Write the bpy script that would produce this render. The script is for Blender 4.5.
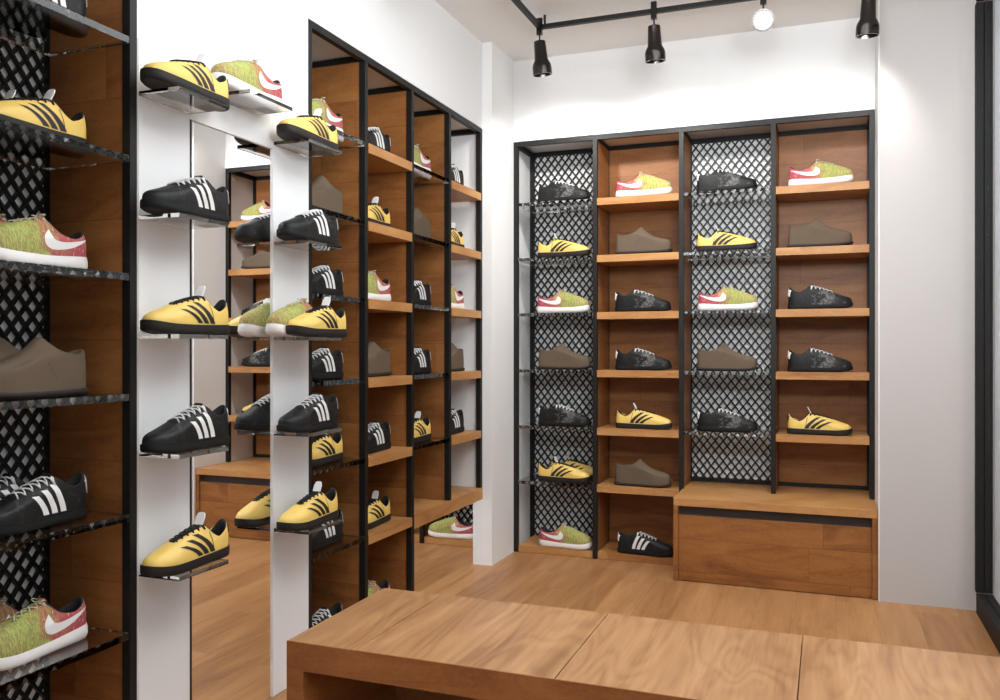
import bpy, math, random
from mathutils import Vector, Matrix
from mathutils.bvhtree import BVHTree

S = bpy.context.scene
COL = S.collection
for o in list(bpy.data.objects): bpy.data.objects.remove(o)

# ------------------------------------------------------------------ camera
cam_d = bpy.data.cameras.new('camera'); cam = bpy.data.objects.new('camera', cam_d); COL.objects.link(cam)
cam.location = (0, 0, 1.15)
cam.rotation_euler = (math.pi/2, 0, math.atan2(327, 856))
cam_d.sensor_fit = 'HORIZONTAL'; cam_d.sensor_width = 36; cam_d.lens = 856/1000*36
cam_d.shift_y = -2/1000; cam_d.clip_start = 0.05
S.camera = cam
# ------------------------------------------------------------------ world, lights, exposure
S.view_settings.view_transform = 'Standard'; S.view_settings.look = 'None'
S.view_settings.gamma = 1; S.view_settings.use_curve_mapping = False
S.view_settings.exposure = 0.25
W = bpy.data.worlds.new('world'); S.world = W; W.use_nodes = True
bg = W.node_tree.nodes['Background']; bg.inputs[0].default_value = (0.93, 0.95, 1.0, 1); bg.inputs[1].default_value = 0.62

def area(name, loc, rot, sx, sy, power, color=(1, 1, 1)):
    l = bpy.data.lights.new(name, 'AREA'); l.shape = 'RECTANGLE'; l.size = sx; l.size_y = sy
    l.energy = power; l.color = color
    o = bpy.data.objects.new(name, l); COL.objects.link(o); o.location = loc; o.rotation_euler = rot
    return o
area('ceiling_fill', (-0.35, 2.6, 2.74), (0, 0, 0), 1.2, 1.9, 24, (0.93, 0.97, 1.0))  # soft area light added under the ceiling for brightness, no fixture seen
area('ceiling_fill_rear', (-0.55, -0.7, 2.74), (0, 0, 0), 1.2, 1.4, 12, (0.93, 0.97, 1.0))  # second unseen area light, added behind the viewer to lift the brightness
area('uplight_fill', (0.05, 1.3, 2.12), (math.pi-math.radians(38), 0, 0), 0.9, 0.9, 72, (0.90, 0.96, 1.0))  # upward light added in mid-air to brighten the ceiling, no cove there
sun = bpy.data.lights.new('sun', 'SUN'); sun.energy = 0.5; sun.angle = math.radians(14); sun.color = (1, 0.97, 0.93)
so = bpy.data.objects.new('sun', sun); COL.objects.link(so)
so.rotation_euler = Vector((-0.62, 0.45, -0.62)).to_track_quat('-Z', 'Y').to_euler()

# ------------------------------------------------------------------ materials
def srgb(r, g, b):
    f = lambda c: (c/12.92 if c <= 0.04045 else ((c+0.055)/1.055)**2.4)
    return (f(r/255), f(g/255), f(b/255), 1)
class NT:
    def __init__(s, name):
        s.m = bpy.data.materials.new(name); s.m.use_nodes = True
        s.t = s.m.node_tree; s.n = s.t.nodes; s.b = s.n['Principled BSDF']
    def add(s, typ, **kw):
        n = s.n.new(typ)
        for k, v in kw.items(): setattr(n, k, v)
        return n
    def link(s, a, b): s.t.links.new(a, b)
    def math(s, op, a, b=None, c=None):
        n = s.add('ShaderNodeMath', operation=op)
        for i, v in enumerate((a, b, c)):
            if v is None: continue
            if isinstance(v, (int, float)): n.inputs[i].default_value = v
            else: s.link(v, n.inputs[i])
        return n.outputs[0]
    def mix(s, f, a, b, mode='MIX'):
        n = s.add('ShaderNodeMix', data_type='RGBA', blend_type=mode)
        for sock, v in ((n.inputs[0], f), (n.inputs[6], a), (n.inputs[7], b)):
            if isinstance(v, (int, float)): sock.default_value = v
            elif isinstance(v, tuple): sock.default_value = v
            else: s.link(v, sock)
        return n.outputs[2]
    def ramp(s, f, stops):
        n = s.add('ShaderNodeValToRGB'); s.link(f, n.inputs[0])
        e = n.color_ramp.elements
        while len(e) < len(stops): e.new(0.5)
        for i, (p, c) in enumerate(stops): e[i].position = p; e[i].color = c
        return n.outputs[0]
    def noise(s, vec, scale, detail=3, rough=0.5, dist=0.0):
        n = s.add('ShaderNodeTexNoise'); n.inputs['Scale'].default_value = scale
        n.inputs['Detail'].default_value = detail; n.inputs['Roughness'].default_value = rough
        n.inputs['Distortion'].default_value = dist
        if vec is not None: s.link(vec, n.inputs['Vector'])
        return n.outputs['Fac']
    def comb(s, x, y, z):
        n = s.add('ShaderNodeCombineXYZ')
        for i, v in enumerate((x, y, z)):
            if isinstance(v, (int, float)): n.inputs[i].default_value = v
            else: s.link(v, n.inputs[i])
        return n.outputs[0]
    def bump(s, h, strength=0.2, dist=0.01):
        n = s.add('ShaderNodeBump'); n.inputs['Strength'].default_value = strength
        n.inputs['Distance'].default_value = dist; s.link(h, n.inputs['Height'])
        s.link(n.outputs[0], s.b.inputs['Normal'])

def plain(name, col, rough=0.5, metal=0.0, spec=0.5, noise=0.0, nscale=60):
    k = NT(name); k.b.inputs['Roughness'].default_value = rough; k.b.inputs['Metallic'].default_value = metal
    k.b.inputs['Specular IOR Level'].default_value = spec
    tc = k.add('ShaderNodeTexCoord')
    nf = k.noise(tc.outputs['Object'], nscale, 4)
    c2 = tuple(max(0, c*(1-noise)) for c in col[:3]) + (1,)
    k.link(k.mix(nf, col, c2), k.b.inputs['Base Color'])
    return k.m

def wood(name, axis, dark, mid, light, pw=0.15, plen=1.2, rough=0.42, grain=1.0, joint=0.5, seed=0.0, fig=0.0):
    """axis: 'wall' = boards run horizontally, 'floor' = boards run along y, 'across' = along x"""
    k = NT(name); g = k.add('ShaderNodeNewGeometry'); sp = k.add('ShaderNodeSeparateXYZ'); k.link(g.outputs['Position'], sp.inputs[0])
    x, y, z = sp.outputs
    if axis == 'wall': u = k.math('ADD', x, y); v = z; w = k.math('SUBTRACT', x, y)
    elif axis == 'floor': u = y; v = x; w = z
    elif axis == 'upright': u = z; v = k.math('ADD', x, y); w = k.math('SUBTRACT', x, y)
    else: u = x; v = y; w = z
    row = k.math('FLOOR', k.math('DIVIDE', k.math('ADD', v, 10.03), pw))
    wn = k.add('ShaderNodeTexWhiteNoise', noise_dimensions='1D'); k.link(k.math('ADD', row, seed), wn.inputs['W'])
    uo = k.math('ADD', u, k.math('MULTIPLY', wn.outputs['Value'], plen))
    colm = k.math('FLOOR', k.math('DIVIDE', k.math('ADD', uo, 10.0), plen))
    wn2 = k.add('ShaderNodeTexWhiteNoise', noise_dimensions='2D'); k.link(k.comb(row, colm, 0), wn2.inputs['Vector'])
    idv = wn2.outputs['Value']
    off = k.math('MULTIPLY', idv, 7.3)
    vec = k.comb(k.math('MULTIPLY', u, 0.55), k.math('ADD', k.math('MULTIPLY', v, 5.0), off), k.math('ADD', k.math('MULTIPLY', w, 1.0), off))
    n1 = k.noise(vec, 2.6*grain, 5, 0.6, 0.9)
    vec2 = k.comb(k.math('MULTIPLY', u, 2.0), k.math('ADD', k.math('MULTIPLY', v, 60.0), off), k.math('MULTIPLY', w, 30.0))
    n2 = k.noise(vec2, 2.0, 3, 0.6, 0.2)
    f = k.math('ADD', k.math('MULTIPLY', n1, 0.75), k.math('MULTIPLY', n2, 0.25))
    if fig:
        wv = k.math('SINE', k.math('MULTIPLY', k.noise(k.comb(k.math('MULTIPLY', u, 0.6), k.math('ADD', k.math('MULTIPLY', v, 2.4), off), off), 2.2, 2, 0.5, 0.5), 42))
        f = k.math('ADD', f, k.math('MULTIPLY', k.math('POWER', k.math('ABSOLUTE', wv), 3.0), -fig))
    f = k.math('ADD', f, k.math('MULTIPLY', k.math('SUBTRACT', idv, 0.5), 0.16))
    c = k.ramp(f, [(0.28, dark), (0.5, mid), (0.72, light)])
    # narrow joints between boards
    fr = k.math('FRACT', k.math('DIVIDE', k.math('ADD', v, 10.03), pw))
    e1 = k.math('LESS_THAN', fr, 0.0022/pw)
    fu = k.math('FRACT', k.math('DIVIDE', k.math('ADD', uo, 10.0), plen)); e2 = k.math('LESS_THAN', fu, 0.0022/plen)
    e = k.math('MULTIPLY', k.math('MAXIMUM', e1, e2), joint)
    c = k.mix(e, c, tuple(q*0.35 for q in dark[:3]) + (1,))
    k.link(c, k.b.inputs['Base Color']); k.b.inputs['Roughness'].default_value = rough
    k.b.inputs['Specular IOR Level'].default_value = 0.35
    k.bump(k.math('SUBTRACT', n2, e), 0.12, 0.002)
    return k.m

def plaster(name, col):
    k = NT(name); g = k.add('ShaderNodeNewGeometry')
    n = k.noise(g.outputs['Position'], 2.2, 5, 0.6)
    k.link(k.mix(n, col, tuple(c*0.95 for c in col[:3]) + (1,)), k.b.inputs['Base Color'])
    k.b.inputs['Roughness'].default_value = 0.75; k.b.inputs['Specular IOR Level'].default_value = 0.25
    k.bump(k.noise(g.outputs['Position'], 90, 3), 0.12, 0.002)
    return k.m

M = {}
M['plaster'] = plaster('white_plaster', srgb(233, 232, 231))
M['ceiling'] = plaster('ceiling_paint', srgb(236, 235, 233))
M['facade'] = plaster('grey_facade', srgb(205, 200, 202))
M['panel'] = plaster('white_panel', srgb(230, 229, 229))
wd, wm, wl = srgb(112, 66, 32), srgb(144, 92, 48), srgb(164, 110, 61)
M['section'] = plaster('shaded_plaster', srgb(188, 182, 179))  # greyed copy of the white plaster; this wall's dimmer light put into its colour
M['wood_wall'] = wood('oak_boards', 'wall', wd, wm, wl, 0.16, 1.1, 0.45, joint=0.5)
M['wood_shelf'] = wood('oak_shelf', 'wall', srgb(150, 98, 54), srgb(178, 127, 76), srgb(194, 145, 92), 0.3, 3.0, 0.45, joint=0.0, seed=3)
M['wood_floor'] = wood('oak_floor', 'floor', srgb(138, 93, 56), srgb(167, 119, 76), srgb(187, 139, 92), 0.165, 1.3, 0.4, grain=0.9, joint=0.35, seed=8)
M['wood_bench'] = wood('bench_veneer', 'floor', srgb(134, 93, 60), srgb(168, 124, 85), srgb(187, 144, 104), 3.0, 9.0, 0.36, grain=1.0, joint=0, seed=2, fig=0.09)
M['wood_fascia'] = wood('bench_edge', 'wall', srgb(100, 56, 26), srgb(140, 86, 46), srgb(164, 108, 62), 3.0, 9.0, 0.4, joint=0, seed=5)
M['steel'] = plain('dark_steel', srgb(30, 29, 28), 0.5, 0.0, 0.3, 0.5, 0.15)
M['black_metal'] = plain('black_lattice_metal', srgb(30, 28, 27), 0.45, 0.3)
M['frame_black'] = plain('black_aluminium', srgb(26, 24, 23), 0.6, 0.0, 0.25)
M['lamp_black'] = plain('black_chrome', srgb(58, 54, 52), 0.18, 0.85)
M['handle'] = plain('dark_handle', srgb(58, 46, 40), 0.5)
def glass_mat():
    k = NT('clear_acrylic'); b = k.b
    b.inputs['Base Color'].default_value = (0.93, 0.95, 0.94, 1); b.inputs['Roughness'].default_value = 0.0
    b.inputs['Transmission Weight'].default_value = 1.0; b.inputs['IOR'].default_value = 1.47
    return k.m
M['glass'] = glass_mat()
def pane_mat():
    k = NT('window_glass'); out = k.n['Material Output']
    tr = k.add('ShaderNodeBsdfTransparent'); tr.inputs[0].default_value = (0.93, 0.95, 0.95, 1)
    gl = k.add('ShaderNodeBsdfGlossy'); gl.inputs['Roughness'].default_value = 0.0
    mx = k.add('ShaderNodeMixShader'); mx.inputs[0].default_value = 0.03; k.link(tr.outputs[0], mx.inputs[1]); k.link(gl.outputs[0], mx.inputs[2])
    k.link(mx.outputs[0], out.inputs[0]); k.n.remove(k.b); return k.m
M['pane'] = pane_mat()
def mirror_mat():
    k = NT('mirror_silver'); k.b.inputs['Metallic'].default_value = 1; k.b.inputs['Roughness'].default_value = 0.0
    k.b.inputs['Base Color'].default_value = (0.97, 0.97, 0.97, 1); return k.m
M['mirror'] = mirror_mat()
M['backing'] = plain('pale_backing', srgb(246, 245, 243), 0.6)
def emit_mat(name, col, s):
    k = NT(name); k.b.inputs['Base Color'].default_value = col
    k.b.inputs['Emission Color'].default_value = col; k.b.inputs['Emission Strength'].default_value = s; return k.m
M['lens'] = emit_mat('lamp_lens', (1, 0.98, 0.94, 1), 0.8)
M['yellow'] = plain('yellow_leather', srgb(232, 196, 104), 0.5, noise=0.08, nscale=30)
M['sole_black'] = plain('black_rubber', srgb(38, 34, 33), 0.6, spec=0.3)
M['sole_dark'] = plain('deep_black_rubber', srgb(27, 26, 26), 0.6, spec=0.25)
M['black_cloth'] = plain('black_cloth', srgb(26, 24, 24), 0.8)
M['stripe_black'] = plain('black_trim', srgb(32, 28, 28), 0.55)
M['white_trim'] = plain('white_trim', srgb(226, 224, 222), 0.5)
M['white_sole'] = plain('white_foam', srgb(232, 228, 226), 0.5, noise=0.04)
M['lace_pale'] = plain('pale_lace', srgb(196, 192, 160), 0.8)
M['taupe'] = plain('taupe_suede', srgb(102, 87, 72), 0.85, spec=0.2, noise=0.12, nscale=40)
M['taupe_sole'] = plain('dark_lugs', srgb(44, 36, 32), 0.7)
def scuffed(name, amount):
    k = NT(name); tc = k.add('ShaderNodeTexCoord'); sp = k.add('ShaderNodeSeparateXYZ'); k.link(tc.outputs['Object'], sp.inputs[0])
    n = k.noise(tc.outputs['Object'], 55, 6, 0.7, 0.6); n2 = k.noise(tc.outputs['Object'], 260, 3, 0.7)
    mid = k.math('SUBTRACT', 1.0, k.math('MULTIPLY', k.math('ABSOLUTE', k.math('SUBTRACT', sp.outputs[0], 0.035)), 9.0))
    f = k.math('ADD', k.math('MULTIPLY', n, 0.65), k.math('MULTIPLY', n2, 0.35))
    f = k.math('ADD', f, k.math('MULTIPLY', mid, amount))
    c = k.ramp(f, [(0.50, srgb(24, 24, 24)), (0.60, srgb(36, 36, 36)), (0.72, srgb(120, 118, 116))])
    k.link(c, k.b.inputs['Base Color']); k.b.inputs['Roughness'].default_value = 0.5; k.b.inputs['Specular IOR Level'].default_value = 0.25; k.bump(n, 0.3, 0.002); return k.m
M['black_leather'] = scuffed('black_leather', 0.02)
M['black_scuffed'] = scuffed('black_scuffed_leather', 0.16)
def knit():
    k = NT('multicolour_knit'); tc = k.add('ShaderNodeTexCoord'); sp = k.add('ShaderNodeSeparateXYZ'); k.link(tc.outputs['Object'], sp.inputs[0])
    x, y, z = sp.outputs
    big = k.noise(tc.outputs['Object'], 22, 3, 0.6, 0.6)
    t = k.math('ADD', k.math('MULTIPLY', x, 3.1), k.math('ADD', 0.5, k.math('MULTIPLY', k.math('SUBTRACT', big, 0.5), 0.9)))
    base = k.ramp(t, [(0.10, srgb(190, 66, 96)), (0.30, srgb(198, 90, 98)), (0.42, srgb(188, 144, 98)), (0.58, srgb(170, 190, 96)), (0.80, srgb(178, 184, 104)), (0.97, srgb(190, 172, 108))])
    sv = k.comb(k.math('MULTIPLY', x, 1.0), k.math('MULTIPLY', y, 0.2), k.math('MULTIPLY', z, 0.16))
    st = k.noise(sv, 300, 3, 0.6)
    c = k.mix(k.ramp(st, [(0.42, (0, 0, 0, 1)), (0.58, (0.8, 0.8, 0.8, 1))]), base, srgb(116, 62, 56))
    fine = k.noise(sv, 300, 2, 0.6)
    c = k.mix(k.ramp(fine, [(0.60, (0, 0, 0, 1)), (0.68, (1, 1, 1, 1))]), c, srgb(222, 208, 110))
    c = k.mix(0.2, c, base); c = k.mix(0.12, c, (0.12, 0.07, 0.05, 1))
    k.link(c, k.b.inputs['Base Color']); k.b.inputs['Roughness'].default_value = 0.85; k.bump(st, 0.4, 0.002); return k.m
M['knit'] = knit()

# ------------------------------------------------------------------ mesh helpers
class MB:
    def __init__(s): s.v = []; s.f = []
    def box(s, x0, x1, y0, y1, z0, z1):
        b = len(s.v)
        s.v += [(x0, y0, z0), (x1, y0, z0), (x1, y1, z0), (x0, y1, z0), (x0, y0, z1), (x1, y0, z1), (x1, y1, z1), (x0, y1, z1)]
        s.f += [tuple(b+i for i in q) for q in ((0, 3, 2, 1), (4, 5, 6, 7), (0, 1, 5, 4), (1, 2, 6, 5), (2, 3, 7, 6), (3, 0, 4, 7))]
        return s
    def prism(s, poly, a, thick):
        """poly: list of 3D points in a plane, extruded by vector a*thick"""
        b = len(s.v); n = len(poly); a = Vector(a)*thick
        s.v += [tuple(p) for p in poly] + [tuple(Vector(p)+a) for p in poly]
        s.f += [tuple(range(b+n-1, b-1, -1)), tuple(range(b+n, b+2*n))]
        s.f += [(b+i, b+(i+1) % n, b+n+(i+1) % n, b+n+i) for i in range(n)]
        return s
    def tube(s, pts, r, n=6, closed=False):
        pts = [Vector(p) for p in pts]; rings = []
        for i, p in enumerate(pts):
            d = (pts[min(i+1, len(pts)-1)]-pts[max(i-1, 0)]).normalized()
            up = Vector((0, 0, 1)) if abs(d.z) < 0.9 else Vector((1, 0, 0))
            a = d.cross(up).normalized(); c = a.cross(d)
            b = len(s.v)
            for j in range(n):
                t = 2*math.pi*j/n; s.v.append(tuple(p+a*(r*math.cos(t))+c*(r*math.sin(t))))
            rings.append(b)
        for i in range(len(rings)-1):
            for j in range(n): s.f.append((rings[i]+j, rings[i]+(j+1) % n, rings[i+1]+(j+1) % n, rings[i+1]+j))
        s.f.append(tuple(rings[0]+j for j in reversed(range(n)))); s.f.append(tuple(rings[-1]+j for j in range(n)))
        return s
    def lathe(s, prof, mat, n=28):
        b = len(s.v)
        for (z, r) in prof:
            for j in range(n):
                t = 2*math.pi*j/n; s.v.append(tuple(mat @ Vector((r*math.cos(t), r*math.sin(t), z))))
        for i in range(len(prof)-1):
            for j in range(n): s.f.append((b+i*n+j, b+i*n+(j+1) % n, b+(i+1)*n+(j+1) % n, b+(i+1)*n+j))
        if prof[0][1] > 0: s.f.append(tuple(b+j for j in reversed(range(n))))
        if prof[-1][1] > 0: s.f.append(tuple(b+(len(prof)-1)*n+j for j in range(n)))
        return s
    def build(s, name, mat, parent=None, smooth=False, bevel=0, rel=None):
        me = bpy.data.meshes.new(name)
        vs = s.v if rel is None else [tuple(Vector(p)-Vector(rel)) for p in s.v]
        me.from_pydata(vs, [], s.f); me.update()
        o = bpy.data.objects.new(name, me); COL.objects.link(o)
        me.materials.append(mat)
        if smooth:
            for p in me.polygons: p.use_smooth = True
        if parent is not None: o.parent = parent
        if bevel:
            md = o.modifiers.new('bevel', 'BEVEL'); md.width = bevel; md.segments = 2; md.limit_method = 'ANGLE'
        return o
def tag(o, label=None, cat=None, group=None, kind=None):
    for k, v in (('label', label), ('category', cat), ('group', group), ('kind', kind)):
        if v: o[k] = v
    return o
def empty(name, loc, rz=0):
    o = bpy.data.objects.new(name, None); COL.objects.link(o); o.location = loc; o.rotation_euler = (0, 0, rz); o.empty_display_size = 0.1
    return o
def struct(o): o['kind'] = 'structure'; return o

# ------------------------------------------------------------------ dimensions
LX = -1.706            # left wall face
TOP = 2.312            # top of the shelving recesses
CEIL = 2.767
BY = 4.54              # front of the back shelving
DEP = 0.31
SH = [1.965, 1.655, 1.345, 1.03, 0.715, 0.405]   # shelf tops
BOT = 0.038

# ------------------------------------------------------------------ room shell
struct(MB().box(-2.3, 2.6, -2.2, 5.2, -0.12, 0).build('floor', M['wood_floor']))
struct(MB().box(-2.3, 0.9, -2.2, 5.2, CEIL, CEIL+0.12).build('ceiling', M['ceiling']))
b = MB()
b.box(-2.3, -2.06, -2.2, 5.2, 0, CEIL)
b.box(-2.06, LX, -2.2, 4.204, TOP, CEIL)
b.box(-2.06, LX, 1.774, 1.976, 0, TOP); b.box(-2.06, LX, 2.366, 2.573, 0, TOP); b.box(-2.06, LX, 1.976, 2.366, 1.805, TOP); b.box(-2.06, LX-0.008, 1.976, 2.366, 0, 1.805)
b.box(-2.06, LX, -2.2, 0.912, 0, TOP)
struct(b.build('wall_left', M['plaster']))
struct(MB().box(-2.06, -1.652, 4.204, 5.0, 0, CEIL).build('trim_1', M['plaster']))['label'] = 'white pillar in the corner between the left and back shelving'
b = MB()
b.box(-1.652, 0.68, 4.885, 5.2, 0, CEIL)
b.box(-1.652, 0.218, BY, 4.885, TOP, CEIL)
struct(b.build('wall_back', M['plaster']))
struct(MB().box(0.218, 0.2225, 4.244, 4.885, 0, CEIL).build('trim_5', M['plaster']))['label'] = 'white return edge beside the back shelving'
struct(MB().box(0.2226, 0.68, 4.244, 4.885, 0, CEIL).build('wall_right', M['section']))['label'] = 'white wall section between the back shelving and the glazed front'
# unseen glazed rear, added behind the viewer to let light in
wr = empty('added_window', (-0.6, -2.2, 0)); struct(wr); wr['label'] = 'unseen glazed opening added behind the viewer to let light in'
for (a, c, z0, z1) in [(-1.70, -1.65, 0.002, 2.69), (-0.55, -0.50, 0.002, 2.69), (0.54, 0.59, 0.002, 2.69), (-1.649, -0.551, 0.002, 0.09), (-0.499, 0.539, 0.002, 0.09), (-1.649, -0.551, 2.64, 2.69), (-0.499, 0.539, 2.64, 2.69)]:
    MB().box(a, c, -2.25, -2.20, z0, z1).build('window_frame', M['frame_black'], wr, rel=(-0.6, -2.2, 0))
for (a, c) in ((-1.649, -0.551), (-0.499, 0.539)):
    MB().box(a, c, -2.228, -2.222, 0.091, 2.639).build('glass', M['pane'], wr, rel=(-0.6, -2.2, 0))
struct(MB().box(-1.706, 0.9, -2.25, -2.2, 2.70, CEIL).build('wall_front', M['plaster']))
struct(MB().box(0.681, 2.4, 4.244, 4.40, 0, 3.2).build('trim_4', M['facade']))
# wall above the glazing
struct(MB().box(0.602, 0.90, -2.2, 4.244, 2.70, CEIL).build('trim_2', M['plaster']))

# glazed shop front on the right, seen end on
wf = empty('window_1', (0.64, 4.24, 0)); struct(wf)
wf['label'] = 'black framed glazing at the right edge'
def wl_box(x0, x1, y0, y1, z0, z1): MB().box(x0, x1, y0, y1, z0, z1).build('window_frame', M['frame_black'], wf, bevel=0.002, rel=(0.64, 4.24, 0))
for (y0, y1) in ((4.204, 4.243), (2.55, 2.60), (0.9, 0.95), (-0.75, -0.70), (-2.19, -2.14)):
    wl_box(0.604, 0.634, y0, y1, 0.089, 2.649); wl_box(0.636, 0.668, y0, y1, 0.089, 2.649)
for (z0, z1) in ((0.002, 0.088), (2.65, 2.698)):
    wl_box(0.604, 0.634, -2.19, 4.203, z0, z1); wl_box(0.637, 0.668, -2.19, 4.203, z0, z1)
MB().box(0.648, 0.656, -2.14, 4.203, 0.09, 2.648).build('glass', M['pane'], wf, rel=(0.64, 4.24, 0))

# ------------------------------------------------------------------ shelving frames
T = 0.024
def lattice(name, parent, u0, u1, z0, z1, place, mat):
    """diamond lattice of real bars; place(u, d, z) maps to the room, d = depth"""
    mb = MB(); pu, pz, bw, th = 0.0425, 0.055, 0.0072, 0.0125
    wdt = u1-u0; s = pz/pu
    ang = math.atan(s); hw = bw/2/math.cos(ang)   # half width measured vertically
    k = math.floor((-s*wdt)/pz)-1
    for sgn, dd in ((1, 0.0), (-1, -0.0035)):
        c = z0-s*wdt-pz
        while c < z1+s*wdt+pz:
            # line z = c + sgn*s*(u-u0)
            def clip(poly, f):
                out = []
                for i in range(len(poly)):
                    a, b2 = poly[i], poly[(i+1) % len(poly)]
                    fa, fb2 = f(a), f(b2)
                    if fa >= 0: out.append(a)
                    if fa*fb2 < 0:
                        t = fa/(fa-fb2); out.append((a[0]+(b2[0]-a[0])*t, a[1]+(b2[1]-a[1])*t))
                return out
            zA = c; zB = c+sgn*s*wdt
            poly = [(u0, zA-hw), (u1, zB-hw), (u1, zB+hw), (u0, zA+hw)]
            poly = clip(poly, lambda p: p[1]-z0); 
            if len(poly) > 2: poly = clip(poly, lambda p: z1-p[1])
            if len(poly) > 2:
                front = [Vector(place(p[0], dd, p[1])) for p in poly]
                ax = Vector(place(0, 1, 0))-Vector(place(0, 0, 0))
                mb.prism(front, ax, th)
            c += pz
    o = mb.build(name, mat, parent)
    return o

def shelving(name, label, cols, place, chest_from, chest_z, origin, ends, zmin=0.0):
    """cols: list of edges; place(u,d,z); kinds: 'glass' or 'wood' per column"""
    root = empty(name, origin); O = Vector(origin)
    edges, kinds = cols
    def bx(mb, u0, u1, d0, d1, z0, z1):
        a = place(u0, d0, z0); c = place(u1, d1, z1)
        mb.box(min(a[0], c[0]), max(a[0], c[0]), min(a[1], c[1]), max(a[1], c[1]), z0, z1)
    n = len(kinds)
    def base(i): return chest_z if (chest_from is not None and i > chest_from) else 0.002
    zt = TOP-0.003
    for i, e in enumerate(edges):          # upright frames at each division
        if chest_from is not None: z0 = chest_z+0.001 if i > chest_from else 0.002
        else: z0 = 0.002
        f = MB(); u0, u1 = e-T/2, e+T/2
        bx(f, u0, u1, 0.0, 0.026, z0, zt); bx(f, u0, u1, DEP-0.026, DEP, z0, zt)
        bx(f, u0, u1, 0.026, DEP-0.026, zt-T, zt)
        f.build('upright_frame', M['steel'], root, rel=O)
        if i not in ends:
            p = MB(); bx(p, e-0.009, e+0.009, 0.0265, DEP-0.0265, z0, zt-T-0.0005); p.build('side_panel', M['wood_wall'], root, rel=O)
    for i, kd in enumerate(kinds):
        u0, u1 = edges[i]+T/2+0.0005, edges[i+1]-T/2-0.0005
        zb = base(i+1) if chest_from is not None else 0.002
        zb = chest_z+0.001 if (chest_from is not None and i >= chest_from) else 0.002
        for q in ((0.0, 0.024, zt-T, zt), (DEP-0.024, DEP, zt-T, zt), (DEP-0.024, DEP, zb, zb+0.02)):
            r = MB(); bx(r, u0, u1, *q); r.build('rail', M['steel'], root, rel=O)
        if kd == 'wood':
            p = MB(); bx(p, u0, u1, DEP-0.023, DEP-0.005, zb+0.021, zt-T-0.001); p.build('back_panel', M['wood_wall'], root, rel=O)
        else:
            def pl(u, d, z, place=place):
                a = place(u, DEP-0.0197+d, z); return (a[0]-O.x, a[1]-O.y, z-O.z)
            p = MB(); bx(p, u0, u1, DEP-0.006, DEP-0.001, zb+0.021, zt-T-0.001); p.build('backing_panel', M['backing'], root, rel=O)
            lattice('lattice_panel', root, u0, u1, zb+0.021, zt-T-0.001, pl, M['black_metal'])
        for z in SH:
            if chest_from is not None and i >= chest_from and z < 0.5: continue
            s_ = MB(); um0, um1 = edges[i]+0.0105, edges[i+1]-0.0105
            if kd == 'wood':
                bx(s_, um0+0.003, um1-0.003, 0.027, DEP-0.03, z-0.038, z)
                bx(s_, u0+0.0005, u1-0.0005, -0.004, 0.0265, z-0.038, z)
                s_.build('shelf', M['wood_shelf'], root, rel=O)
            else:
                if i in ends or i+1 in ends: pass
                bx(s_, u0+0.002, u1-0.002, 0.0, DEP-0.03, z-0.018, z)
                g = s_.build('glass_shelf', M['glass'], root, rel=O)
        if zb < 0.1:
            s_ = MB(); bx(s_, u0+0.001, u1-0.001, 0.012, DEP-0.027, 0.002, BOT); s_.build('bottom_board', M['wood_shelf'], root, rel=O)
    tag(root, label, 'shelving')
    return root

# back shelving: u = x, depth along +y
BE = [-1.640, -1.1815, -0.7155, -0.254, 0.2055]
shelving('shelving_unit', 'tall four-column shoe shelving on the back wall in a dark steel frame', (BE, ['glass', 'wood', 'glass', 'wood']),
         lambda u, d, z: (u, BY+d, z), 2, 0.412, (-0.72, BY, 0), (0, 4))
# left shelving: u = y, depth along -x
LE = [2.5865, 2.982, 3.3885, 3.790, 4.191]
shelving('shelving_unit', 'tall four-column shoe shelving recessed in left wall beyond the mirror', (LE, ['glass', 'wood', 'glass', 'wood']),
         lambda u, d, z: (LX-d, u, z), 2, 0.412, (LX, 3.39, 0), (0, 4))
NE = [0.926, 1.332, 1.761]
shelving('shelving_unit', 'nearest shoe shelving cut by the left edge of the picture, black lattice back', (NE, ['wood', 'glass']),
         lambda u, d, z: (LX-d, u, z), None, 0, (LX, 1.33, 0), (0,))

# chest under the back shelving
ch = empty('drawer_chest', (-0.238, 4.40, 0))
O = (-0.238, 4.40, 0)
b = MB(); b.box(-0.709, 0.216, 4.257, 4.848, 0.372, 0.411); b.build('top', M['wood_shelf'], ch, rel=O, bevel=0.0015)
for x0, x1 in ((-0.709, -0.686), (0.193, 0.216)):
    MB().box(x0, x1, 4.257, 4.848, 0.002, 0.3715).build('side_panel', M['wood_wall'], ch, rel=O)
d = MB().box(-0.685, 0.192, 4.268, 4.29, 0.004, 0.327).build('drawer_front', M['wood_wall'], ch, rel=O, bevel=0.001)
MB().box(-0.685, 0.192, 4.290, 4.40, 0.328, 0.3710).box(-0.685, 0.192, 4.272, 4.2895, 0.3275, 0.332).build('grip_recess', M['handle'], d, rel=O)
tag(ch, 'low wooden chest with one wide drawer under the back shelving', 'chest')

# chest with mirrored front under the left shelving
ch2 = empty('mirrored_chest', (-1.85, 3.79, 0)); O = (-1.85, 3.79, 0)
MB().box(-2.016, LX+0.002, 3.402, 4.202, 0.350, 0.411).build('top', M['wood_shelf'], ch2, rel=O)
MB().box(-2.016, LX-0.006, 3.402, 4.202, 0.002, 0.3495).build('body', M['wood_wall'], ch2, rel=O)
tag(MB().box(LX-0.0055, LX, 3.402, 4.202, 0.003, 0.3495).build('mirror_front', M['mirror'], ch2, rel=O), 'mirrored front')
tag(ch2, 'low wooden chest with mirrored front under the far columns of left shelving', 'chest')

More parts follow.
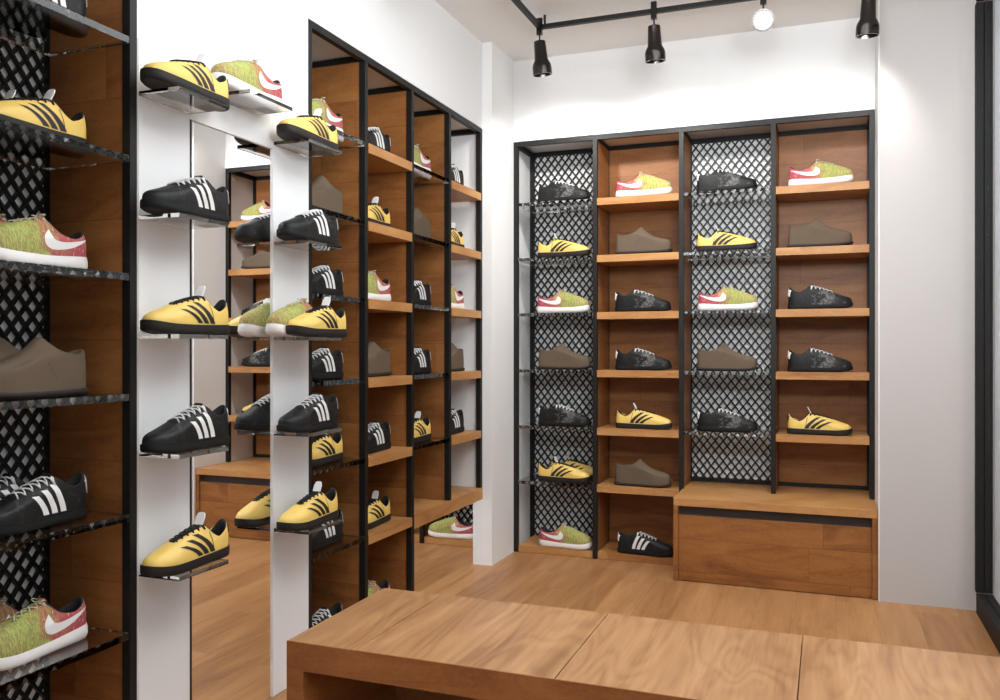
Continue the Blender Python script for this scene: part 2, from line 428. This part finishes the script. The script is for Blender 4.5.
# panels and mirror on the left wall
MB_ = MB().box(LX+0.0005, LX+0.003, 1.776, 2.572, 1.805, 1.972)
MB_.box(LX+0.0005, LX+0.003, 1.776, 1.9755, 0.002, 1.8049); MB_.box(LX+0.0005, LX+0.003, 2.366, 2.572, 0.002, 1.8049)
struct(MB_.build('trim_3', M['panel']))['label'] = 'white cladding around the wall mirror'
mr = empty('wall_mirror', (LX, 2.17, 0)); O = (LX, 2.17, 0)
MB().box(LX-0.0075, LX-0.003, 1.9765, 2.3655, 0.004, 1.8045).build('mirror_glass', M['mirror'], mr, rel=O)
MB().box(LX+0.0031, LX+0.006, 1.971, 1.976, 0.002, 1.804).build('edge_strip', M['steel'], mr, rel=O)
tag(mr, 'narrow floor-length wall mirror between two white panels', 'mirror')

# ------------------------------------------------------------------ glass display shelves on the left wall
def wall_shelf(y0, y1, z, label, group='clear glass shelves on the white wall panels'):
    b = MB(); b.box(LX+0.0032, LX+0.137, y0, y1, z-0.011, z)
    O = (LX, (y0+y1)/2, z); r = empty('glass_wall_shelf', O)
    b.build('shelf_plate', M['glass'], r, rel=O)
    tag(r, label, 'shelf', group)
ROWA = [1.830, 1.501, 1.186, 0.873, 0.556]
nth = ['top', 'second', 'third', 'fourth', 'lowest']
for i, z in enumerate(ROWA):
    wall_shelf(1.777, 1.972, z, f'{nth[i]} clear glass shelf on the white panel left of the mirror')
    wall_shelf(2.369, 2.571, z, f'{nth[i]} clear glass shelf on the white panel right of the mirror')
wall_shelf(2.07, 2.28, 1.905, 'clear glass shelf above the mirror carrying one multicoloured sneaker')

# ------------------------------------------------------------------ display bench in the foreground
bx0, bx1, by0, by1, bz = -1.207, 0.43, 1.73, 2.213, 0.45
O = (-0.39, 1.97, 0); bn = empty('display_bench', O)
seams = [bx0, -1.021, -0.539, -0.055, bx1]
for i in range(4):
    a = seams[i] + (0.0012 if i else 0); c = seams[i+1] - (0.0012 if i < 3 else 0)
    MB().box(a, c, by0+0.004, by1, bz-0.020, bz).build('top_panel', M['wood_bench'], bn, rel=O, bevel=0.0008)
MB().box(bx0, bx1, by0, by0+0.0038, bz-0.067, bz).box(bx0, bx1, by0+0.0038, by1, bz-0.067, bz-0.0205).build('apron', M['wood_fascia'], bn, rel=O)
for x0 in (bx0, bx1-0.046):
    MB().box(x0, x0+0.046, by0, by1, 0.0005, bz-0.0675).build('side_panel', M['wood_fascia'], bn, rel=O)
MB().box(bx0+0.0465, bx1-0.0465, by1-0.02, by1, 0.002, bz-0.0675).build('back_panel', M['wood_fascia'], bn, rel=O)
MB().box(bx0+0.0465, bx1-0.0465, by0+0.02, by1-0.0205, 0.05, 0.072).build('inner_shelf', M['wood_fascia'], bn, rel=O)
tag(bn, 'low wooden display bench with seamed top in the foreground', 'bench')

# ------------------------------------------------------------------ ceiling track and spots
TZ = 2.71; TY = 3.96; TXL = -1.305
O = (TXL, TY, TZ); tr = empty('lighting_track', O)
MB().box(TXL-0.011, 0.45, TY-0.011, TY+0.011, TZ-0.010, TZ+0.010).build('rail', M['steel'], tr, rel=O)
MB().box(TXL-0.011, TXL+0.011, 0.2, TY-0.0115, TZ-0.010, TZ+0.010).build('rail', M['steel'], tr, rel=O)
for (x, y) in ((-1.28, TY), (0.35, TY), (TXL, 3.0), (TXL, 1.6)):
    MB().tube([(x, y, TZ+0.0105), (x, y, CEIL-0.0005)], 0.006, 8).build('hanger', M['steel'], tr, rel=O)
tag(tr, 'black L-shaped ceiling track carrying the spotlights', 'track')
def spot(x, y, aim, label, power=20, along='x', throw=None, wide=125):
    root = empty('track_spotlight', (x, y, TZ))
    a = MB()
    if along == 'x': a.box(-0.013, 0.013, -0.03, -0.0115, -0.045, 0.035)
    else: a.box(-0.03, -0.0115, -0.013, 0.013, -0.045, 0.035)
    a.build('adapter', M['lamp_black'], root)
    yk = MB(); jy = (0, -0.020, -0.075) if along == 'x' else (-0.020, 0, -0.075)
    yk.tube([(jy[0], jy[1], -0.046), (jy[0], jy[1], -0.075)], 0.004, 8); yk.build('arm', M['lamp_black'], root)
    q = Vector(aim).normalized().to_track_quat('Z', 'Y').to_matrix().to_4x4()
    if abs(aim[2]) > 0.8: base = Vector(jy)+Vector((0, 0, 0.0))
    else: base = Vector(jy)+Vector((0, 0, -0.042))-Vector(aim).normalized()*0.06
    m = Matrix.Translation(base) @ q
    h = MB().lathe([(0.0, 0.026), (0.002, 0.028), (0.09, 0.033), (0.11, 0.044), (0.125, 0.047), (0.160, 0.047), (0.160, 0.0415), (0.140, 0.039)], m)
    h.build('housing', M['lamp_black'], root, smooth=True).modifiers.new('es', 'EDGE_SPLIT').split_angle = math.radians(35)
    MB().lathe([(0.138, 0.0385), (0.1415, 0.0385), (0.1425, 0.0)], m).build('lens', M['lens'], root, smooth=True)
    l = bpy.data.lights.new('spot_beam', 'SPOT'); l.energy = power; l.spot_size = math.radians(wide); l.spot_blend = 0.6; l.shadow_soft_size = 0.035
    l.color = (1, 0.98, 0.95)
    lo = bpy.data.objects.new('spot_beam', l); COL.objects.link(lo); lo.parent = root
    lo.location = m @ Vector((0, 0, 0.175)); lo.rotation_euler = Vector(throw or aim).to_track_quat('-Z', 'Y').to_euler()
    tag(root, label, 'spotlight', 'spotlights on the ceiling track')
spot(-1.30, TY-0.0, (0.06, 0.12, -1), 'black cone spotlight hanging at the corner of the ceiling track', throw=(-0.05, 0.75, -1))
spot(-0.745, TY, (0.02, 0.12, -1), 'black cone spotlight pointing down, second from the track corner', throw=(0, 0.75, -1))
spot(-0.262, TY, (0.05, -1, -0.34), 'black spotlight turned to the room showing its white round lens', power=6)
spot(0.165, TY, (-0.03, 0.10, -1), 'black cone spotlight at the right end, beside the right wall', throw=(-0.55, 0.85, -1), power=9)
for i, y in enumerate((2.8, 2.0, 1.2)):  # three unseen spots added along the track to brighten the left wall
    spot(TXL, y, (-0.15, 0.0, -1), f'added unseen black cone spotlight on the left track, {("nearest the corner", "middle one", "nearest the viewer")[i]}', along='y', throw=(-0.2, 0, -1), power=1.0, wide=90)

# ------------------------------------------------------------------ shoes
L = 0.306
OUT = [(1.0, 0.0), (0.988, .016), (.955, .029), (.90, .0375), (.82, .0430), (.72, .0445), (.60, .0415), (.48, .0375), (.36, .035),
       (.24, .0335), (.13, .0315), (.06, .0265), (.018, .016), (0, 0)]
def cr(pts, t):
    n = len(pts)-1; f = t*n; i = min(int(f), n-1); f -= i
    p = lambda j: pts[max(0, min(n, j))]
    a, b_, c, d_ = p(i-1), p(i), p(i+1), p(i+2)
    return tuple(0.5*((2*b_[k])+(-a[k]+c[k])*f+(2*a[k]-5*b_[k]+4*c[k]-d_[k])*f*f+(-a[k]+3*b_[k]-3*c[k]+d_[k])*f**3) for k in range(len(b_)))
def outline(t):    # t in 0..1 round the whole foot, 0 = toe tip, .5 = heel
    side = 1 if t <= 0.5 else -1
    u = 2*t if t <= 0.5 else 2*(1-t)
    # mirrored extension for smooth ends
    pts = OUT
    if u < 1e-6: x, y = OUT[0]
    elif u > 1-1e-6: x, y = OUT[-1]
    else: x, y = cr(pts, u)
    y = max(y, 0)
    return x*L, side*y - 0.006*max(0, (x-0.55))/0.45*0.8
def lerp_key(keys, u):
    for i in range(len(keys)-1):
        if u <= keys[i+1][0]:
            f = (u-keys[i][0])/(keys[i+1][0]-keys[i][0]); f = f*f*(3-2*f)
            return tuple(a+(b_-a)*f for a, b_ in zip(keys[i][1], keys[i+1][1]))
    return keys[-1][1]
def poly_key(keys, u):
    for i in range(len(keys)-1):
        if u <= keys[i+1][0]:
            f = (u-keys[i][0])/(keys[i+1][0]-keys[i][0]); f = f*f*(3-2*f)
            return [(a[0]+(b_[0]-a[0])*f, a[1]+(b_[1]-a[1])*f) for a, b_ in zip(keys[i][1], keys[i+1][1])]
    return keys[-1][1]
NR = 72
SP = dict(
  yellow=dict(sole=(.030, .027, .028), toe=[(0, 0), (.01, .12), (.04, .22), (.12, .33), (.27, .47), (.48, .66), (.74, .85), (1, 1)],
     collar=[(.355, 0, .106), (.350, .011, .105), (.325, .0190, .096), (.27, .0245, .078), (.20, .0270, .066), (.13, .0260, .068), (.075, .021, .082), (.040, .011, .098), (.028, 0, .102)]),
  black=dict(sole=(.025, .022, .022), toe=[(0, 0), (.0, .13), (.025, .25), (.09, .32), (.25, .43), (.47, .62), (.74, .84), (1, 1)],
     collar=[(.36, 0, .118), (.355, .012, .117), (.325, .0200, .111), (.27, .0250, .097), (.21, .0272, .087), (.13, .0262, .088), (.075, .021, .098), (.035, .011, .109), (.024, 0, .112)]),
  knit=dict(sole=(.038, .030, .034), toe=[(0, 0), (-.01, .15), (.02, .30), (.09, .42), (.24, .56), (.46, .72), (.72, .88), (1, 1)],
     collar=[(.43, 0, .122), (.425, .011, .120), (.39, .0185, .109), (.31, .0240, .089), (.21, .0265, .080), (.13, .0255, .081), (.075, .020, .090), (.040, .010, .100), (.030, 0, .103)]),
  clog=dict(sole=(.018, .016, .016), toe=[(0, 0), (-.015, .20), (.02, .34), (.09, .41), (.26, .47), (.50, .53), (.77, .70), (1, 1)],
     collar=[(.47, 0, .146), (.465, .013, .143), (.42, .0225, .131), (.35, .0290, .116), (.25, .0305, .106), (.15, .0290, .103), (.08, .024, .108), (.036, .012, .113), (.022, 0, .115)]))
SIDE = [(0, 0), (-.08, .16), (-.06, .36), (.04, .54), (.20, .70), (.42, .84), (.70, .95), (1, 1)]
HEEL = [(0, 0), (-.10, .14), (-.16, .32), (-.10, .50), (.10, .66), (.40, .80), (.72, .92), (1, 1)]
def sole_z(sp, x):      # height of the sole top along the shoe
    h, m, t = sp['sole']; f = x/L
    if f < 0.5: g = f/0.5; g = g*g*(3-2*g); z = h+(m-h)*g
    else: g = (f-0.5)/0.5; z = m+(t-m)*g*g
    return z
def spring(x): f = max(0, x/L-0.72)/0.28; return 0.009*f*f
def make_upper(sp):
    rings = 8; V = []; F = []
    for r in range(rings):
        for i in range(NR):
            t = i/NR; u = 2*t if t <= .5 else 2*(1-t); side = 1 if t <= .5 else -1
            bx_, by_ = outline(t); bz_ = sole_z(sp, bx_)+spring(bx_)-0.002
            cx_, cy_, cz_ = cr(sp['collar'], u) if 1e-6 < u < 1-1e-6 else (sp['collar'][0] if u < .5 else sp['collar'][-1])
            cx_ *= L; cy_ *= side
            prof = poly_key([(0, sp['toe']), (.18, sp['toe']), (.48, SIDE), (.8, SIDE), (1, HEEL)], u)
            hf, zf = prof[r]
            # inset the base a little so the sole shows a ledge
            k = 0.0025; bx2 = bx_+(k if bx_ < L/2 else -k)*abs(math.cos(2*math.pi*t)); by2 = by_*(1-k/0.04)
            V.append((bx2+(cx_-bx2)*hf-L/2, by2+(cy_-by2)*hf, bz_+(cz_-bz_)*zf))
    for r in range(rings-1):
        for i in range(NR):
            j = (i+1) % NR; F.append((r*NR+i, r*NR+j, (r+1)*NR+j, (r+1)*NR+i))
    return V, F
def make_lining(sp):
    V = []; F = []
    specs = [(1.0, 0, 0.0003), (.95, .0, .0018), (.88, 0, .0004), (.86, .35, 0), (.95, .8, 0), (1.0, 1, 0)]
    cxm = (sp['collar'][0][0]+sp['collar'][-1][0])/2*L
    for (sc, dn, up) in specs:
        for i in range(NR):
            t = i/NR; u = 2*t if t <= .5 else 2*(1-t); side = 1 if t <= .5 else -1
            cx_, cy_, cz_ = cr(sp['collar'], u) if 1e-6 < u < 1-1e-6 else (sp['collar'][0] if u < .5 else sp['collar'][-1])
            cx_ = cxm+(cx_*L-cxm)*sc; cy_ *= side*sc
            V.append((cx_-L/2, cy_, cz_+up+(0.036-cz_)*dn))
    n = len(specs)
    for r in range(n-1):
        for i in range(NR):
            j = (i+1) % NR; F.append((r*NR+i, r*NR+j, (r+1)*NR+j, (r+1)*NR+i))
    F.append(tuple((n-1)*NR+i for i in range(NR)))
    return V, F
def make_sole(sp, kind):
    V = []; F = []
    if kind == 'knit': rg = [(-.010, 0, 'b'), (-.002, .003, 'b'), (.002, .35, 'f'), (.0015, .7, 'f'), (-.001, 1.0, 'f'), (-.006, 1.0, 'f')]
    elif kind == 'clog': rg = [(-.012, 0, 'b'), (-.004, 0.001, 'b'), (.004, .30, 'f'), (.003, .75, 'f'), (.001, 1.0, 'f'), (-.005, 1.0, 'f')]
    else: rg = [(-.008, 0, 'b'), (-.002, .002, 'b'), (.001, .2, 'f'), (.0015, .6, 'f'), (.0012, 1.0, 'f'), (-.005, 1.0, 'f')]
    for (ins, zz, md) in rg:
        for i in range(NR):
            t = i/NR; x, y = outline(t)
            e = 1/NR*0.5; x1, y1 = outline((t+e) % 1); x0, y0 = outline((t-e) % 1)
            nx, ny = (y1-y0), -(x1-x0); l_ = math.hypot(nx, ny) or 1; nx, ny = nx/l_, ny/l_
            if nx*(x-L*0.5)+ny*y < 0: nx, ny = -nx, -ny
            k = ins
            if kind == 'clog' and i % 2 == 0 and (md == 'b' or zz < .5): k -= 0.006
            sz = sole_z(sp, x); z = zz if md == 'b' else sz*zz
            V.append((x+nx*k-L/2, y+ny*k, z+spring(x)))
    n = len(rg)
    F.append(tuple(reversed(range(NR)))); F.append(tuple((n-1)*NR+i for i in range(NR)))
    for r in range(n-1):
        for i in range(NR):
            j = (i+1) % NR; F.append((r*NR+i, r*NR+j, (r+1)*NR+j, (r+1)*NR+i))
    return V, F
def mesh_part(name, V, F, mat, parent, smooth=True):
    mb = MB(); mb.v = V; mb.f = F; return mb.build(name, mat, parent, smooth=smooth)
def strip(bvh, upper, lower, side, n=14, m=3, off=0.0009):
    """a ribbon between two (x/L, z) curves projected onto the side of the shoe, with a little thickness"""
    V = []; F = []
    for a in range(n+1):
        pu, pl_ = cr(upper, a/n), cr(lower, a/n)
        for b_ in range(m+1):
            f = b_/m; x = (pu[0]+(pl_[0]-pu[0])*f)*L-L/2; z = pu[1]+(pl_[1]-pu[1])*f
            hit = bvh.ray_cast(Vector((x, side*0.09, z)), Vector((0, -side, 0)))
            y = hit[0].y if hit[0] is not None else side*0.02
            nrm = hit[1] if hit[0] is not None else Vector((0, side, 0))
            if nrm.y*side < 0: nrm = -nrm
            V.append((x+nrm.x*off, y+nrm.y*off, z+nrm.z*off))
    for a in range(n):
        for b_ in range(m):
            q = a*(m+1)+b_; F.append((q, q+1, q+m+2, q+m+1))
    return V, F
def down(bvh, x, y, off=0.001):
    h = bvh.ray_cast(Vector((x, y, 0.3)), Vector((0, 0, -1)))
    if h[0] is None: return Vector((x, y, 0.05))
    nn = h[1] if h[1].z > 0 else -h[1]
    return h[0]+nn*off

def make_shoe(kind, scuff=False):
    sp = SP[kind]
    root = empty({'yellow': 'striped_sneaker', 'black': 'striped_sneaker', 'knit': 'knit_sneaker', 'clog': 'slip_on_shoe'}[kind], (0, 0, 0))
    umat = {'yellow': M['yellow'], 'black': M['black_scuffed' if scuff else 'black_leather'], 'knit': M['knit'], 'clog': M['taupe']}[kind]
    V, F = make_upper(sp); bvh = BVHTree.FromPolygons([Vector(v) for v in V], F)
    up = mesh_part('upper', V, F, umat, root)
    sub = up.modifiers.new('sub', 'SUBSURF'); sub.levels = 1; sub.render_levels = 1
    V, F = make_lining(sp); mesh_part('lining', V, F, M['black_cloth'] if kind != 'clog' else M['taupe'], root)
    V, F = make_sole(sp, kind)
    sm = {'yellow': M['sole_black'], 'black': M['sole_dark'], 'knit': M['white_sole'], 'clog': M['taupe_sole']}[kind]
    so_ = mesh_part('sole', V, F, sm, root); so_.modifiers.new('es', 'EDGE_SPLIT').split_angle = math.radians(50)
    def ribbon(x0, x1, hw0, hw1, off, name, mat, lift=0.0):
        V = []; F = []; n = 12
        for a in range(n+1):
            f = a/n; x = (x0+(x1-x0)*f)*L-L/2; w = hw0+(hw1-hw0)*f
            for y in (-w, 0, w):
                p = down(bvh, x, y, off); V.append(tuple(p))
        for a in range(n):
            for c in range(2): q = a*3+c; F.append((q, q+1, q+4, q+3))
        o = mesh_part(name, V, F, mat, root); md = o.modifiers.new('th', 'SOLIDIFY'); md.thickness = 0.0012; return o
    cf = sp['collar'][0]
    if kind in ('yellow', 'black'):
        smt = M['stripe_black'] if kind == 'yellow' else M['white_trim']
        if not scuff:
            tops = (.675, .585, .495) if kind == 'yellow' else (.57, .48, .39); bots = (.475, .39, .305) if kind == 'yellow' else (.475, .39, .305)
            zt_ = (.067, .078, .088) if kind == 'yellow' else (.079, .090, .100)
            w = .066 if kind == 'yellow' else .056
            for side in (1, -1):
                for a, c, zt in zip(tops, bots, zt_):
                    zb = 0.031; bow = -.022 if kind == 'yellow' else -.008
                    uppr = [(a+w/2, zt), (a-(a-c)*.35+w/2+bow, zt-(zt-zb)*.33), (a-(a-c)*.75+w/2+bow*.7, zt-(zt-zb)*.7), (c+w/2, zb)]
                    lowr = [(p[0]-w, p[1]) for p in uppr]
                    V, F = strip(bvh, uppr, lowr, side); mesh_part('stripe', V, F, smt, root)
                if kind == 'yellow':
                    uppr = [(.325, .086), (.31, .064), (.30, .045), (.292, .031)]; lowr = [(p[0]-.008, p[1]) for p in uppr]
                    V, F = strip(bvh, uppr, lowr, side, m=1); mesh_part('seam', V, F, M['stripe_black'], root)
        ribbon(.71, cf[0]+.005, .008 if kind == 'yellow' else .015, .0135 if kind == 'yellow' else .020, .0012, 'lace_guard', M['black_cloth'])
        # tongue standing out of the collar
        tm = M['white_trim'] if kind == 'yellow' else M['black_cloth']
        px = cf[0]*L-L/2; tl = .036 if kind == 'yellow' else .008
        tb = MB(); d0 = Vector((-.45, 0, .9)).normalized(); nb = Vector((.9, 0, .45)).normalized()
        pts = []
        for f, w in ((-.4, .011), (0, .0145), (.6, .0150), (.92, .0115), (1.0, .006)):
            pts.append((f, w))
        base = Vector((px+.004, 0, cf[2]-.001))
        poly = [base+d0*(tl*f)+Vector((0, -w, 0)) for f, w in pts]+[base+d0*(tl*f)+Vector((0, w, 0)) for f, w in reversed(pts)]
        tb.prism(poly, nb, 0.0035); tg = tb.build('tongue', tm, root, bevel=0.001)
        if kind == 'yellow': tg['label'] = 'white tongue'
        # laces
        lb = MB(); n = 6; r = 0.0017 if kind == 'yellow' else 0.0019; lm = M['black_cloth'] if kind == 'yellow' else M['white_trim']
        xs = [.69-(.69-cf[0]-.015)*i/(n-1) for i in range(n)]
        for i in range(n):
            w = (.013+.007*i/(n-1)) if kind == 'yellow' else (.020+.006*i/(n-1))
            tgt = xs[min(i+1, n-1)] if i < n-1 else xs[i]-.01
            for s_ in (1, -1):
                pts = []
                for q in range(7):
                    f = q/6; y = s_*(-w+2*w*f); x = (xs[i]+(tgt-xs[i])*f)*L-L/2
                    pts.append(down(bvh, x, y, .0035 if 0 < q < 6 else .001))
                lb.tube(pts, r, 6)
        lb.build('laces', lm, root, smooth=True)
        # heel tab
        hc = sp['collar'][-1]; V = []; F = []
        tabw = .016 if kind == 'yellow' else .021; dz = .026 if kind == 'yellow' else .034
        for a in range(7):
            for c in range(7):
                y = -tabw+2*tabw*c/6; z1 = hc[2]-.0025-.65*abs(y); z = z1-dz+dz*a/6
                h = bvh.ray_cast(Vector((-L, y, z)), Vector((1, 0, 0)))
                x = h[0].x if h[0] is not None else hc[0]*L-L/2
                V.append((min(x, -L/2+.03)-.0022, y, z))
        for a in range(6):
            for c in range(6): q = a*7+c; F.append((q, q+1, q+8, q+7))
        o = mesh_part('heel_tab', V, F, M['stripe_black'] if kind == 'yellow' else M['white_trim'], root)
        o.modifiers.new('th', 'SOLIDIFY').thickness = 0.0014
    elif kind == 'knit':
        for side in (1, -1):
            uppr = [(.425, .094), (.405, .079), (.375, .070), (.28, .068), (.15, .074), (.02, .084)]
            lowr = [(.425, .095), (.485, .076), (.475, .055), (.39, .046), (.21, .056), (.02, .0835)]
            V, F = strip(bvh, uppr, lowr, side, n=24, m=5); o = mesh_part('side_mark', V, F, M['white_trim'], root); o['label'] = 'white curved tick mark'
        lb = MB(); n = 5; xs = [.70-(.70-cf[0]-.01)*i/(n-1) for i in range(n)]
        for i in range(n):
            w = .011+.005*i/(n-1); tgt = xs[min(i+1, n-1)]-(.012 if i == n-1 else 0)
            for s_ in (1, -1):
                pts = []
                for q in range(7):
                    f = q/6; y = s_*(-w+2*w*f); x = (xs[i]+(tgt-xs[i])*f)*L-L/2
                    pts.append(down(bvh, x, y, .003 if 0 < q < 6 else .001))
                lb.tube(pts, .0016, 6)
        for s_ in (1, -1):      # bow loops near the collar
            c = down(bvh, (cf[0]+.02)*L-L/2, 0, .004); pts = []
            for q in range(9):
                t = q/8*2*math.pi; pts.append(c+Vector((.007*math.sin(t), s_*(.010-.010*math.cos(t)), .005*(1-math.cos(t))*.6)))
            lb.tube(pts, .0014, 6)
        lb.build('laces', M['lace_pale'], root, smooth=True)
        tb = MB(); base = Vector((cf[0]*L-L/2+.003, 0, cf[2]-.004)); d0 = Vector((-.5, 0, .86)).normalized()
        poly = [base+d0*(.014*f)+Vector((0, s_, 0)) for f, s_ in ((0, -.012), (.6, -.012), (1, -.006), (1, .006), (.6, .012), (0, .012))]
        tb.prism(poly, Vector((.86, 0, .5)), .004); tb.build('tongue', M['knit'], root, bevel=.001)
    else:
        tb = MB()
        V, F = strip(bvh, [(.46, .086), (.41, .060), (.36, .045)], [(.455, .086), (.405, .060), (.355, .045)], 1, m=1)
        mesh_part('seam', V, F, M['taupe_sole'], root)
        V, F = strip(bvh, [(.46, .086), (.41, .060), (.36, .045)], [(.455, .086), (.405, .060), (.355, .045)], -1, m=1)
        mesh_part('seam', V, F, M['taupe_sole'], root)
    return root
PROTO = {}
def shoe(kind, loc, rz, label, group):
    if kind not in PROTO:
        r = make_shoe('black' if kind == 'scuff' else kind, scuff=(kind == 'scuff')); PROTO[kind] = r
    else:
        p = PROTO[kind]; r = p.copy(); COL.objects.link(r)
        for c in p.children:
            d_ = c.copy(); COL.objects.link(d_); d_.parent = r
    r.location = loc; r.rotation_euler = (0, 0, rz)
    tag(r, label, 'shoe', group); return r
NM = {'yellow': 'yellow sneaker with three black stripes', 'black': 'black sneaker with three white stripes',
      'scuff': 'black sneaker with whitish scuffs', 'knit': 'multicoloured knit sneaker on white sole', 'clog': 'taupe slip-on shoe'}
SHORT = {'yellow': 'yellow black-striped sneaker', 'black': 'black white-striped sneaker', 'scuff': 'scuffed black sneaker',
         'knit': 'multicoloured knit sneaker', 'clog': 'taupe slip-on shoe'}
LV = ['top shelf', 'second shelf down', 'third shelf down', 'fourth shelf down', 'fifth shelf down', 'sixth shelf down', 'bottom board']
ZS = SH+[BOT]
# back wall
cols = [('leftmost column', -1.372, ['scuff', 'yellow', 'knit', 'clog', 'scuff', 'yellow', 'knit']),
        ('second column', -0.927, ['knit', 'clog', 'scuff', 'scuff', 'yellow', 'clog', 'black']),
        ('third column', -0.487, ['scuff', 'yellow', 'knit', 'clog', 'scuff']),
        ('rightmost column', -0.033, ['knit', 'clog', 'scuff', 'scuff', 'yellow'])]
random.seed(4)
for cn, x, ks in cols:
    for i, kd in enumerate(ks):
        shoe(kd, (x+random.uniform(-.004, .004)+(.012 if i == 6 else 0), BY+0.052, ZS[i]), random.uniform(-.02, .02),
             f'{SHORT[kd]} on {LV[i]}, {cn} of the back wall shelving', 'shoes on the back wall shelving')
        if cn == 'leftmost column' and i == 5:
            shoe(kd, (x+.03, BY+0.19, ZS[i]), random.uniform(-.02, .02), 'yellow sneaker behind its pair, sixth shelf down, leftmost column of the back wall shelving', 'shoes on the back wall shelving')
# left wall shelving, toe towards the viewer
R_ = -math.pi/2
cols = [('first column', 2.765, ['knit', 'clog', 'black', 'black', 'yellow', 'black', 'black']),
        ('second column', 3.155, ['black', 'yellow', 'knit', 'clog', 'black', 'yellow', 'knit']),
        ('third column', 3.560, ['knit', 'clog', 'black', 'black', 'yellow']),
        ('last column', 3.958, ['black', 'yellow', 'knit', 'clog', 'black'])]
for cn, y, ks in cols:
    for i, kd in enumerate(ks):
        shoe(kd, (LX-0.085, y+0.004, ZS[i]), R_, f'{SHORT[kd]} on {LV[i]}, {cn} of the left shelving beyond mirror', 'shoes on the left shelving beyond the mirror')
# near unit: pairs
for i, kd in enumerate(['black', 'yellow', 'knit', 'clog', 'black', 'knit']):
    if kd == 'black' and i == 0: pass
    shoe(kd, (LX-0.094, 1.536, SH[i]), R_, f'{SHORT[kd]} at the front of {LV[i]} in the nearest shelving', 'shoes in the nearest shelving')
    shoe(kd, (LX-0.186, 1.502, SH[i]), R_, f'{SHORT[kd]} behind its pair on {LV[i]} in the nearest shelving', 'shoes in the nearest shelving')
# wall shelves beside the mirror
for i, kd in enumerate(['yellow', 'black', 'yellow', 'black', 'yellow']):
    shoe(kd, (LX+0.084, 1.872, ROWA[i]), R_, f'{SHORT[kd]} on {nth[i]} glass shelf left of the mirror', 'shoes on the glass wall shelves')
for i, kd in enumerate(['yellow', 'black', 'yellow', 'black', 'yellow']):
    shoe(kd, (LX+(0.084 if i != 2 else 0.118), 2.458, ROWA[i]), R_, f'{SHORT[kd]} on {nth[i]} glass shelf right of the mirror', 'shoes on the glass wall shelves')
shoe('knit', (LX+0.055, 2.44, ROWA[2]), R_, 'multicoloured knit sneaker crossing a yellow one on glass shelf right of the mirror', 'shoes on the glass wall shelves')
shoe('knit', (LX+0.056, 2.170, 1.905), R_, 'multicoloured knit sneaker on the glass shelf above the mirror', 'shoes on the glass wall shelves')
